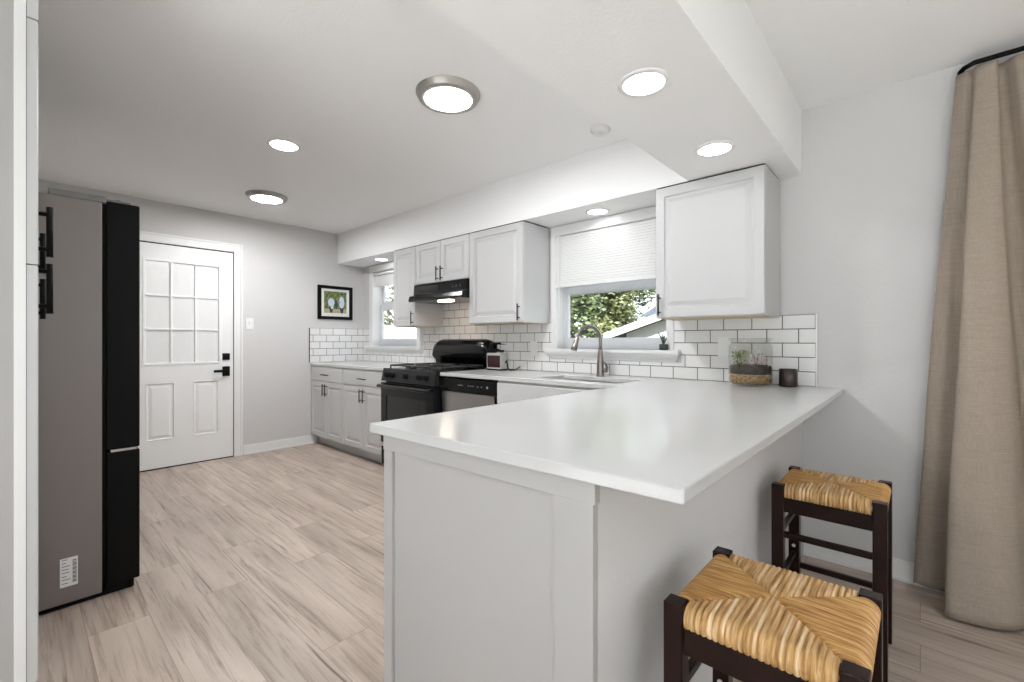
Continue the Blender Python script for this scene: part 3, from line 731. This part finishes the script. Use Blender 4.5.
# ------------------------------------------------------------------ refrigerator
t = thing('refrigerator', (-3.2, 0, 0), 'large fridge with taupe grey side and black doors by the pantry', 'refrigerator')
obj('fridge_case', box(new(), -3.66, -2.76, -.42, .270, .024, 1.80), 'fridge_side', t, .004)
obj('base_grille', box(new(), -3.65, -2.775, -.40, .36, .004, .05), 'black', t)
bm = new(); box(bm, -3.60, -2.762, .10, .285, 1.80, 1.828); obj('top_hinge_cover', bm, 'fridge_gray', t, .003)
bm = new(); box(bm, -2.86, -2.77, .285, .372, 1.806, 1.822); tube(bm, [(-2.80, .33, 1.806), (-2.80, .33, 1.83)], .012, 12); obj('door_hinge', bm, 'fridge_gray', t, .003)
obj('door_gasket_and_gap_shade', box(new(), -3.645, -2.775, .270, .284, .03, 1.795), 'black', t)
for a, b in ((-3.66, -3.212), (-3.208, -2.76)):
    d = obj('fridge_door', box(new(), a, b, .284, .404, .668, 1.812), 'black', t, .006)
    hx = b-.05 if b < -3 else a+.05
    obj('fridge_handle', box(new(), hx-.012, hx+.012, .404, .412, .80, 1.5), 'dkgrey', d, .003)
d = obj('freezer_drawer', box(new(), -3.66, -2.76, .284, .404, .045, .656), 'black', t, .006)
obj('gap_light_strip', box(new(), -2.80, -2.7605, .30, .392, .657, .667), 'steel', t)  # bright strip imitates light passing between door and freezer drawer
for xx in (-2.80, -3.6): obj('foot', tube(new(), [(xx, .37, 0), (xx, .37, .045)], .018, 10), 'black', t)
s = obj('energy_sticker', box(new(), -2.7599, -2.7585, .134, .190, .098, .222), 'paper', t, 0)
bm = new()
for k, (w, z) in enumerate(((.018, .214), (.014, .200), (.026, .186), (.022, .172), (.024, .158), (.016, .142), (.028, .128), (.02, .112))): box(bm, -2.7585, -2.758, .139, .139+w, z, z+.0025)
for k in range(16): box(bm, -2.7585, -2.758, .173, .186, .112+k*.0062, .112+k*.0062+(.003 if k % 3 else .0045))
obj('sticker_print', bm, 'ink', s)

# ------------------------------------------------------------------ framed photo
PY0, PY1, PZ0, PZ1 = 2.344, 2.769, 1.420, 1.815
t = thing('picture_frame', (XF, (PY0+PY1)/2, PZ0), 'black framed photo of two people in white on the far wall', 'picture')
fw = .040; bm = new()
box(bm, XF, XF+.022, PY0, PY0+fw, PZ0, PZ1); box(bm, XF, XF+.022, PY1-fw, PY1, PZ0, PZ1); box(bm, XF, XF+.022, PY0+fw, PY1-fw, PZ0, PZ0+fw*.9); box(bm, XF, XF+.022, PY0+fw, PY1-fw, PZ1-fw*.9, PZ1)
obj('frame', bm, 'black', t, .003)
obj('mat_board', box(new(), XF+.002, XF+.010, PY0+fw, PY1-fw, PZ0+fw*.9, PZ1-fw*.9), 'mat_board', t)
bm = new(); a0, a1, b0, b1 = PY0+fw+.035, PY1-fw-.035, PZ0+.075, PZ1-.065; X = XF+.010
box(bm, X, X+.001, a0, a1, b0, b1, 0); box(bm, X+.001, X+.0013, a0, a1, b0, b0+.05, 1)
def disc(bm, y, z, ry, rz, x, mi):
    vs = [bm.verts.new((x, y+ry*math.cos(k*math.pi/8), z+rz*math.sin(k*math.pi/8))) for k in range(16)]; bm.faces.new(vs).material_index = mi
disc(bm, a0+.085, b0+.06, .022, .060, X+.0018, 4); disc(bm, a0+.085, b0+.125, .040, .050, X+.0020, 2); disc(bm, a0+.095, b0+.085, .018, .040, X+.0021, 2); disc(bm, a0+.088, b0+.188, .016, .020, X+.0024, 3); disc(bm, a0+.085, b0+.200, .018, .010, X+.0026, 4)
disc(bm, a1-.060, b0+.055, .022, .055, X+.0018, 4); disc(bm, a1-.062, b0+.130, .034, .070, X+.0020, 2); disc(bm, a1-.100, b0+.130, .020, .012, X+.0021, 3); disc(bm, a1-.066, b0+.215, .015, .019, X+.0024, 3); disc(bm, a1-.062, b0+.226, .020, .010, X+.0026, 4)
disc(bm, (a0+a1)/2+.01, b0+.10, .020, .05, X+.0017, 4)
obj('photo_print', bm, ['photo_green', 'photo_sand', 'photo_white', 'photo_skin', 'photo_dark'], t)

# ------------------------------------------------------------------ lamps
def recessed(x, y, z, r, label, group, m='lamp_r'):
    t = thing('recessed_light', (x, y, z-.006), label, 'ceiling light', group)
    bm = new(); lathe(bm, [(r, 0), (r, -.003), (r*.97, -.006), (r*.80, -.007), (r*.78, -.003), (r*.78, 0)], (x, y, z), 40, cap0=False, cap1=False); obj('trim_ring', bm, 'white_plastic', t)
    bm = new(); lathe(bm, [(r*.79, -.0055), (r*.79, -.0035)], (x, y, z), 40, smooth=False); obj('lit_diffuser', bm, m, t)
g = 'round recessed ceiling lights'
recessed(-.726, 1.497, ZS, .090, 'larger nearer recessed light in the dropped beam over the peninsula', g)
recessed(-.725, 2.235, ZS, .090, 'recessed light in the dropped beam just before the right wall cabinet', g)
recessed(-3.06, 1.176, H, .098, 'small recessed light in the kitchen ceiling between two flush lights', g, 'lamp_k')
recessed(-1.688, 2.765, ZS, .083, 'recessed light in the soffit above the sink window', g, 'lamp_s')
recessed(-4.48, 2.765, ZS, .083, 'recessed light in the soffit above the far corner window', g, 'lamp_s')
def flush(x, y, z, r, label, group, m='lamp_f', hh=.032):
    t = thing('flush_ceiling_light', (x, y, z-hh), label, 'ceiling light', group)
    bm = new(); lathe(bm, [(r*1.04, 0), (r*1.04, -.006), (r, -.008), (r, -.016), (r*.97, -.019), (r*.97, -hh+.004), (r*.93, -hh), (r*.76, -hh-.002), (r*.75, -hh+.004)], (x, y, z), 56, cap0=False, cap1=False); obj('metal_rim', bm, 'rim_nickel', t)
    bm = new(); lathe(bm, [(r*.76, -hh+.006), (r*.76, -hh+.002)], (x, y, z), 48, smooth=False); obj('lit_diffuser', bm, m, t)
g = 'round flush ceiling lights with nickel rims'
flush(-1.80, 1.50, H, .158, 'nearest large flush ceiling light with nickel rim over the kitchen floor', g)
flush(-4.25, 1.49, H, .158, 'farther flush ceiling light with nickel rim near the entry door', g)
g2 = 'living room ceiling lights'
flush(1.15, 1.15, H, .17, 'flush ceiling light over the dining side by the curtain', g2, 'lamp_l')
flush(.4, -1.6, H, .17, 'added unseen flush ceiling light over the living area behind the peninsula', g2, 'lamp_l')  # extra lamp out of view, added to brighten the room
t = thing('smoke_detector', (-1.42, 2.36, H-.03), 'small round white smoke detector on the ceiling by the beam', 'smoke detector')
bm = new(); lathe(bm, [(.058, 0), (.058, -.010), (.050, -.020), (.044, -.030)], (-1.42, 2.36, H), 32, cap0=False); obj('detector_housing', bm, 'white_plastic', t)
bm = new(); lathe(bm, [(.014, -.0302), (.012, -.034)], (-1.42, 2.36, H), 16); obj('test_button', bm, 'white_plastic', t)

# ------------------------------------------------------------------ stools
def seat_bm(cx, cy, half, ztop):
    bm = new(); n = 300; flat = half-.028; rad = .026; ext = flat + rad*math.radians(150)
    def prof(p):
        a = abs(p); s = 1 if p >= 0 else -1
        if a <= flat: return p, 0.0
        th = (a-flat)/rad; return s*(flat+rad*math.sin(th)), -rad*(1-math.cos(th))
    ps = [-ext + 2*ext*i/n for i in range(n+1)]; V = {}
    strands = 30
    for i, p in enumerate(ps):
        x, zx = prof(p)
        for j, q in enumerate(ps):
            y, zy = prof(q)
            front = abs(q) > abs(p)
            run = p if front else q
            fq = strands if front else strands*1.4
            ph = (run/(2*half))*fq*math.pi + (.15*math.sin(run*60))
            amp = .0066 if front else .0022
            ridge = amp*(abs(math.cos(ph))**.5 - .6)
            d = abs(abs(p)-abs(q)); dip = -.005*math.exp(-(d/.006)**2)
            sag = -.006*(1-min(1, (max(abs(p), abs(q))/half))**2)*0 + .004*max(0, 1-(abs(p)**2+abs(q)**2)/half**2)
            nx = ny = 0
            if abs(p) > flat: nx = (1 if p > 0 else -1)*math.sin(min((abs(p)-flat)/rad, math.pi/2))
            if abs(q) > flat: ny = (1 if q > 0 else -1)*math.sin(min((abs(q)-flat)/rad, math.pi/2))
            off = ridge+dip
            V[i, j] = (cx+x+nx*off, cy+y+ny*off, ztop+zx+zy+sag+off*(1-max(abs(nx), abs(ny))*.7))
    lim = half-.042; vs = {}
    def gv(i, j):
        if (i, j) not in vs: vs[i, j] = bm.verts.new(V[i, j])
        return vs[i, j]
    for i in range(n):
        for j in range(n):
            pm, qm = (ps[i]+ps[i+1])/2, (ps[j]+ps[j+1])/2
            if abs(pm) > lim and abs(qm) > lim: continue
            f = bm.faces.new((gv(i,j), gv(i+1,j), gv(i+1,j+1), gv(i,j+1))); f.smooth = True
            f.material_index = 0 if abs(qm) > abs(pm) else 1
    return bm
def stool(cx, cy, label, group):
    h = .1725; zt_ = .62
    t = thing('bar_stool', (cx, cy, 0), label, 'stool', group)
    for sx in (-1, 1):
        for sy in (-1, 1):
            a, b = cx+sx*h, cx+sx*(h-.040); c, d = cy+sy*h, cy+sy*(h-.040)
            obj('leg', box(new(), a, b, c, d, 0, zt_), 'stain', t, .003)
    i = h-.040
    for sy in (-1, 1):
        y = cy+sy*(h-.020)
        obj('apron', box(new(), cx-i, cx+i, y-.011, y+.011, .518, .585), 'stain', t, .002)
        for z in (.43, .20): obj('stretcher', box(new(), cx-i, cx+i, y-.009, y+.009, z-.011, z+.011), 'stain', t, .003)
        x = cx+sy*(h-.020)
        obj('apron', box(new(), x-.011, x+.011, cy-i, cy+i, .518, .585), 'stain', t, .002)
        for z in (.43, .25): obj('stretcher', box(new(), x-.009, x+.009, cy-i, cy+i, z-.011, z+.011), 'stain', t, .003)
    obj('seat', seat_bm(cx, cy, h, .618), ['rush_a', 'rush_b'], t)
    bm = new(); tube(bm, [(cx-h+.020, cy+h-.040, .285), (cx-h+.020, cy+h-.043, .285)], .007, 12); obj('bolt_cap', bm, 'white_plastic', t)
    return t
g = 'rush seat stools at the peninsula'
s1 = stool(-.2325, 1.098, 'nearer dark wooden stool with woven rush seat, front of the picture', g)
s2 = dup(s1, (-.2535, 2.133, 0)); s2['label'] = 'farther dark wooden stool with woven rush seat, close to the back wall'

# ------------------------------------------------------------------ curtain and rod
t = thing('curtain_rod', (1.3, 2.84, 2.37), 'black curtain rod just under the ceiling above the beige curtain', 'curtain rod')
bm = new(); tube(bm, [(.135, YW-.001, 2.383), (.135, 2.87, 2.383), (.145, 2.848, 2.386), (.175, 2.84, 2.396), (2.6, 2.84, 2.396)], .0105, 12); obj('rod', bm, 'black', t)
for xx in (.90, 2.2): obj('rod_bracket', box(new(), xx-.008, xx+.008, 2.84, YW, 2.388, 2.404), 'black', t)
def curtain():
    # (x, y) control points along the hem and along the heading, same count
    hem = [(-.022,2.835),(-.008,2.852),(.035,2.848),(.085,2.865),(.128,2.84),(.118,2.74),(.078,2.665),(.090,2.632),(.150,2.630),(.225,2.645),(.285,2.690),(.320,2.745),(.345,2.80),(.380,2.815),(.420,2.765),(.450,2.69),(.500,2.655),(.560,2.67),(.60,2.74),(.63,2.80),(.67,2.80),(.71,2.72),(.77,2.67),(.83,2.70),(.87,2.79)]
    top = [(.120,2.872),(.128,2.862),(.140,2.852),(.152,2.842),(.165,2.846),(.172,2.848),(.178,2.832),(.186,2.820),(.208,2.812),(.232,2.812),(.246,2.824),(.244,2.846),(.250,2.862),(.268,2.858),(.282,2.838),(.300,2.820),(.335,2.814),(.372,2.816),(.392,2.832),(.398,2.856),(.412,2.862),(.428,2.840),(.450,2.818),(.49,2.814),(.53,2.83)]
    def cr(P, t_):
        n = len(P)-1; s = t_*n; i = min(int(s), n-1); u = s-i
        p0, p1, p2, p3 = P[max(i-1,0)], P[i], P[i+1], P[min(i+2,n)]
        return [.5*((2*p1[k])+(-p0[k]+p2[k])*u+(2*p0[k]-5*p1[k]+4*p2[k]-p3[k])*u*u+(-p0[k]+3*p1[k]-3*p2[k]+p3[k])*u**3) for k in (0, 1)]
    bm = new(); nu, nv = 240, 70; g = []
    for j in range(nv+1):
        v = j/nv; z = .012 + (2.370-.012)*v; w = v**1.15
        row = []
        for i in range(nu+1):
            u = i/nu; a = cr(hem, u); b = cr(top, u)
            x = a[0]*(1-w)+b[0]*w; y = a[1]*(1-w)+b[1]*w
            k = math.sin(math.pi*v)
            x += .004*k*math.sin(u*37+v*9); y += .006*k*math.sin(u*23+v*7)
            y += -.006*math.exp(-((v-.20)/.012)**2)*math.sin(u*40)**2 - .005*math.exp(-((v-.27-.04*u)/.01)**2)
            zz = z + (.022*max(0, 1-v*6)*(1 if u < .18 else 0)*(1-u/.18) if u < .18 else 0)
            row.append(bm.verts.new((x, min(y, 2.905), zz)))
        g.append(row)
    for j in range(nv):
        for i in range(nu):
            f = bm.faces.new((g[j][i], g[j][i+1], g[j+1][i+1], g[j+1][i])); f.smooth = True
    return bm
c = obj('curtain', curtain(), 'linen'); tag(c, 'floor length beige linen curtain hanging at the right edge', 'curtain')
sm = c.modifiers.new('solid', 'SOLIDIFY'); sm.thickness = .003

# ------------------------------------------------------------------ terrarium jar
JX, JY = -.700, 2.745
t = thing('terrarium_jar', (JX, JY, .9215), 'large clear glass terrarium jar with soil and small plants on the counter', 'terrarium')
R = .110; z0 = .0
prof = [(R*.80, .001), (R*.94, .006), (R, .024), (R, .205), (R*.97, .222), (R*.90, .234), (R*.90, .248), (R*.99, .251), (R*.99, .262), (R*.93, .263), (R*.84, .255), (R*.84, .236), (R*.92, .218), (R*.955, .20), (R*.955, .026), (R*.88, .010), (.002, .008)]
bm = new(); lathe(bm, prof, (JX, JY, .9215), 48, cap1=False); obj('glass_jar', bm, 'jar', t)
bm = new(); lathe(bm, [(R*.80, .0105), (R*.94, .022), (R*.95, .060), (R*.95, .066)], (JX, JY, .9215), 40, smooth=True); obj('gravel_layer', bm, 'gravel', t)
bm = new(); lathe(bm, [(R*.95, .0665), (R*.95, .106), (R*.90, .112), (R*.5, .118), (.003, .120)], (JX, JY, .9215), 40); obj('soil_layer', bm, 'soil', t)
rnd = random.Random(3)
def sprig(cx, cy, cz, n, size, spread, hgt, rn):
    bm = new()
    for _ in range(n):
        a = rn.uniform(0, 6.28); r = spread*math.sqrt(rn.random()); c = Vector((cx+r*math.cos(a), cy+r*math.sin(a), cz+rn.uniform(0, hgt)))
        d = Vector((rn.gauss(0,1), rn.gauss(0,1), rn.gauss(0,.8)+.5)).normalized(); u, w = frame_of(d); s = size*rn.uniform(.6, 1.3)
        vs = [bm.verts.new(c - d*s), bm.verts.new(c + u*s*.5 + w*s*.12), bm.verts.new(c + d*s), bm.verts.new(c - u*s*.5 + w*s*.12)]; bm.faces.new(vs)
    return bm
obj('green_plant', sprig(JX-.035, JY-.02, .9215+.118, 190, .012, .050, .075, rnd), 'moss', t)
obj('pale_plant', sprig(JX+.025, JY-.02, .9215+.116, 260, .011, .072, .060, rnd), 'pinkleaf', t)
bm = new()
for k in range(5): tube(bm, [(JX+.03, JY-.01, 1.035), (JX+.035+.012*math.cos(k*1.3), JY-.01+.012*math.sin(k*1.3), 1.075), (JX+.035+.03*math.cos(k*1.3), JY-.01+.03*math.sin(k*1.3), 1.10)], .0018, 6)
obj('dry_twig', bm, 'bark', t)

# candle
t = thing('candle_jar', (-.530, 2.815, .9215), 'small dark brown candle jar beside the terrarium', 'candle')
bm = new(); lathe(bm, [(.040, 0), (.0445, .003), (.0445, .096), (.041, .096), (.041, .080)], (-.530, 2.815, .9215), 36, cap1=False); obj('jar_glass', bm, 'candle', t)
bm = new(); lathe(bm, [(.0408, .070), (.0408, .080)], (-.530, 2.815, .9215), 30, smooth=False); tube(bm, [(-.530, 2.815, 1.0), (-.530, 2.815, 1.012)], .0015, 6); obj('wax', bm, 'wax', t)

# succulent on sill
t = thing('potted_succulent', (-1.258, 2.885, 1.108), 'tiny succulent in a dark pot on the window sill above the sink', 'plant')
bm = new(); lathe(bm, [(.024, 0), (.029, .006), (.030, .034), (.027, .040), (.024, .036)], (-1.258, 2.885, 1.108), 24); obj('pot', bm, 'pot', t)
bm = new()
for dx, dy, hh in ((-.032, -.008, .085), (-.012, .004, .078), (.010, -.006, .070), (.018, .008, .05), (-.022, .006, .055), (.0, -.01, .06)):
    b = Vector((-1.258, 2.882, 1.143)); tube(bm, [b, b+Vector((dx*.3, dy*.4, hh*.45)), b+Vector((dx*.8, dy, hh*.8)), b+Vector((dx, dy, hh))], [.006, .0065, .0045, .001], 8)
obj('succulent_leaves', bm, 'succ', t)

# small appliance near the stove
AX0, AX1, AY0, AY1 = -2.752, -2.582, 2.715, 2.800
t = thing('coffee_maker', ((AX0+AX1)/2, (AY0+AY1)/2, .9215), 'small white countertop appliance with dark front window and black arms', 'appliance')
obj('white_housing', box(new(), AX0, AX1, AY0, AY1, .932, 1.066), mat('grey_white_housing', (.42, .41, .40), .35), t, .006)
obj('front_window', box(new(), AX0+.012, AX1-.010, AY0-.002, AY0+.004, .945, 1.045), mat('dark_red_window', (.035, .018, .018), .1), t, .002)
obj('base_plate', box(new(), AX0+.002, AX1-.002, AY0+.002, AY1-.002, .9217, .932), 'black', t, .002)
obj('rear_column', box(new(), AX0+.01, AX0+.06, AY0+.02, AY1-.01, 1.066, 1.150), 'black', t, .01)
bm = new(); box(bm, AX0+.055, AX1-.02, AY0+.02, AY0+.065, 1.076, 1.092); box(bm, AX0+.06, AX1-.07, AY0+.025, AY0+.06, 1.092, 1.102); obj('lower_arm', bm, 'black', t, .004)
bm = new(); box(bm, AX0+.055, AX1-.06, AY0+.02, AY0+.065, 1.136, 1.154); tube(bm, [(AX1-.065, AY0+.045, 1.142), (AX1+.02, AY0+.045, 1.140)], [.006, .0015], 8); obj('upper_arm', bm, 'black', t, .004)
bm = new(); tube(bm, [(AX1, 2.77, .985), (AX1+.015, 2.77, 1.005), (AX1+.028, 2.765, .97), (AX1+.040, 2.76, .935), (AX1+.060, 2.77, .9268), (AX1+.055, 2.84, .9268), (AX1+.05, 2.90, .95)], .005, 8); obj('power_cord', bm, 'black', t)

# ------------------------------------------------------------------ garden
sbox('ground_bounce', 'bounce_ground', -12, 14, -16, YB-.16, -.149, -.06)  # unseen pale ground, added to reflect sun up through the rear window
sbox('ground', 'lawn', -40, 25, -25, 40, -.6, -.15)
def tree(x, y, h, r, seed, label, m='leaf', n=3800):
    rn = random.Random(seed); t = thing('garden_tree', (x, y, -.15), label, 'tree', 'trees outside the windows')
    bm = new(); tube(bm, [(x, y, -.15), (x+.05, y, h*.35), (x-.05, y+.05, h*.7)], [.10, .07, .03], 10)
    for k in range(5):
        a = k*1.26; tube(bm, [(x, y, h*.3+.12*k), (x+r*.5*math.cos(a), y+r*.5*math.sin(a), h*.6), (x+r*.8*math.cos(a), y+r*.8*math.sin(a), h*.78)], [.035, .022, .008], 7)
    obj('trunk', bm, 'bark', t)
    bm = new(); cl = [(Vector((x+rn.uniform(-1,1)*r*.75, y+rn.uniform(-1,1)*r*.6, h*.58+rn.uniform(-.42,.42)*h)), r*rn.uniform(.22,.42)) for _ in range(26)]
    for _ in range(n):
        c, rr = rn.choice(cl); d = Vector((rn.gauss(0,1), rn.gauss(0,1), rn.gauss(0,1))).normalized(); p = c + d*rr*rn.random()**.4
        nn = (d+Vector((rn.gauss(0,.6), rn.gauss(0,.6), rn.gauss(0,.6)))).normalized(); u, w = frame_of(nn); s = rn.uniform(.05, .11)*(r/1.6)**.5
        bm.faces.new([bm.verts.new(p+u*s), bm.verts.new(p+w*s*.55), bm.verts.new(p-u*s), bm.verts.new(p-w*s*.55)])
    obj('foliage', bm, m, t)
tree(-7.6, 10.3, 3.6, 1.35, 1, 'leafy green tree left of the white gabled building outside', 'leaf', 8000)
tree(-9.9, 16.0, 4.6, 1.75, 2, 'yellow green tree behind, middle of the sink window glass', 'leaf2', 9000)
tree(-14.6, 25.5, 7.6, 3.3, 3, 'tallest tree far behind the sink window', 'leaf', 9000)
tree(-19.5, 35.0, 9.0, 3.2, 4, 'tree behind the blue grey roof outside the sink window', 'leaf', 9000)
tree(-14.0, 9.4, 4.0, 1.7, 5, 'green tree beyond the fence outside the far corner window', 'leaf2', 3200)
t = thing('neighbour_building', (-2.4, 12.5, -.15), 'white gabled building with dark roof seen low in the sink window', 'building')
bm = new()
gp = [(-5.4, -.15), (.6, -.15), (.6, 1.35), (-2.4, 2.30), (-5.4, 1.35)]
va = [bm.verts.new((p[0], 10.2, p[1])) for p in gp]; vb = [bm.verts.new((p[0], 14.5, p[1])) for p in gp]; bm.faces.new(va); bm.faces.new(vb[::-1])
for k in range(5): bm.faces.new((va[k], vb[k], vb[(k+1) % 5], va[(k+1) % 5]))
bmesh.ops.recalc_face_normals(bm, faces=bm.faces); obj('gable_wall', bm, 'siding', t)
for s in (-1, 1):
    bm = new(); xe = -2.4+s*3.45
    pts = [(xe, 1.22), (-2.4, 2.31), (-2.4, 2.43), (xe, 1.34)]
    va = [bm.verts.new((p[0], 9.9, p[1])) for p in pts]; vb = [bm.verts.new((p[0], 14.8, p[1])) for p in pts]; bm.faces.new(va); bm.faces.new(vb[::-1])
    for k in range(4): bm.faces.new((va[k], vb[k], vb[(k+1) % 4], va[(k+1) % 4]))
    bmesh.ops.recalc_face_normals(bm, faces=bm.faces); obj('roof_slope', bm, 'shingle', t)
    bm = new(); va = [bm.verts.new((p[0], 9.86, p[1]+dz)) for p, dz in zip(pts, (-.04, -.04, .01, .01))]; vb = [bm.verts.new((v.co.x, 9.90, v.co.z)) for v in va]; bm.faces.new(va); bm.faces.new(vb[::-1])
    for k in range(4): bm.faces.new((va[k], vb[k], vb[(k+1) % 4], va[(k+1) % 4]))
    bmesh.ops.recalc_face_normals(bm, faces=bm.faces); obj('fascia', bm, 'siding', t)
# taller dark roof behind it
t = thing('neighbour_building', (-1.0, 22, -.15), 'larger building behind with a blue grey roof above the gable', 'building')
obj('walls', box(new(), -9.2, 4.0, 20, 24, -.15, 2.4), 'siding', t)
bm = new(); va = [bm.verts.new(p) for p in ((-9.7, 19.6, 2.3), (4.4, 19.6, 2.3), (4.4, 24.4, 2.3), (-9.7, 24.4, 2.3), (-7.8, 22, 4.2), (2.5, 22, 4.2))]
for q in ((0,1,5,4), (1,2,5), (2,3,4,5), (3,0,4), (3,2,1,0)): bm.faces.new([va[i] for i in q])
bmesh.ops.recalc_face_normals(bm, faces=bm.faces); obj('hip_roof', bm, 'shingle', t)
t = thing('garden_fence', (-9, 6.2, -.15), 'white board fence outside the far corner window', 'fence')
obj('fence_boards', box(new(), -12.5, -6.0, 6.2, 6.23, -.15, 1.55), 'siding', t)
for k in range(5):
    xx = -12.4+k*1.58
    obj('fence_post', box(new(), xx-.05, xx+.05, 6.23, 6.33, -.15, 1.62), 'siding', t)
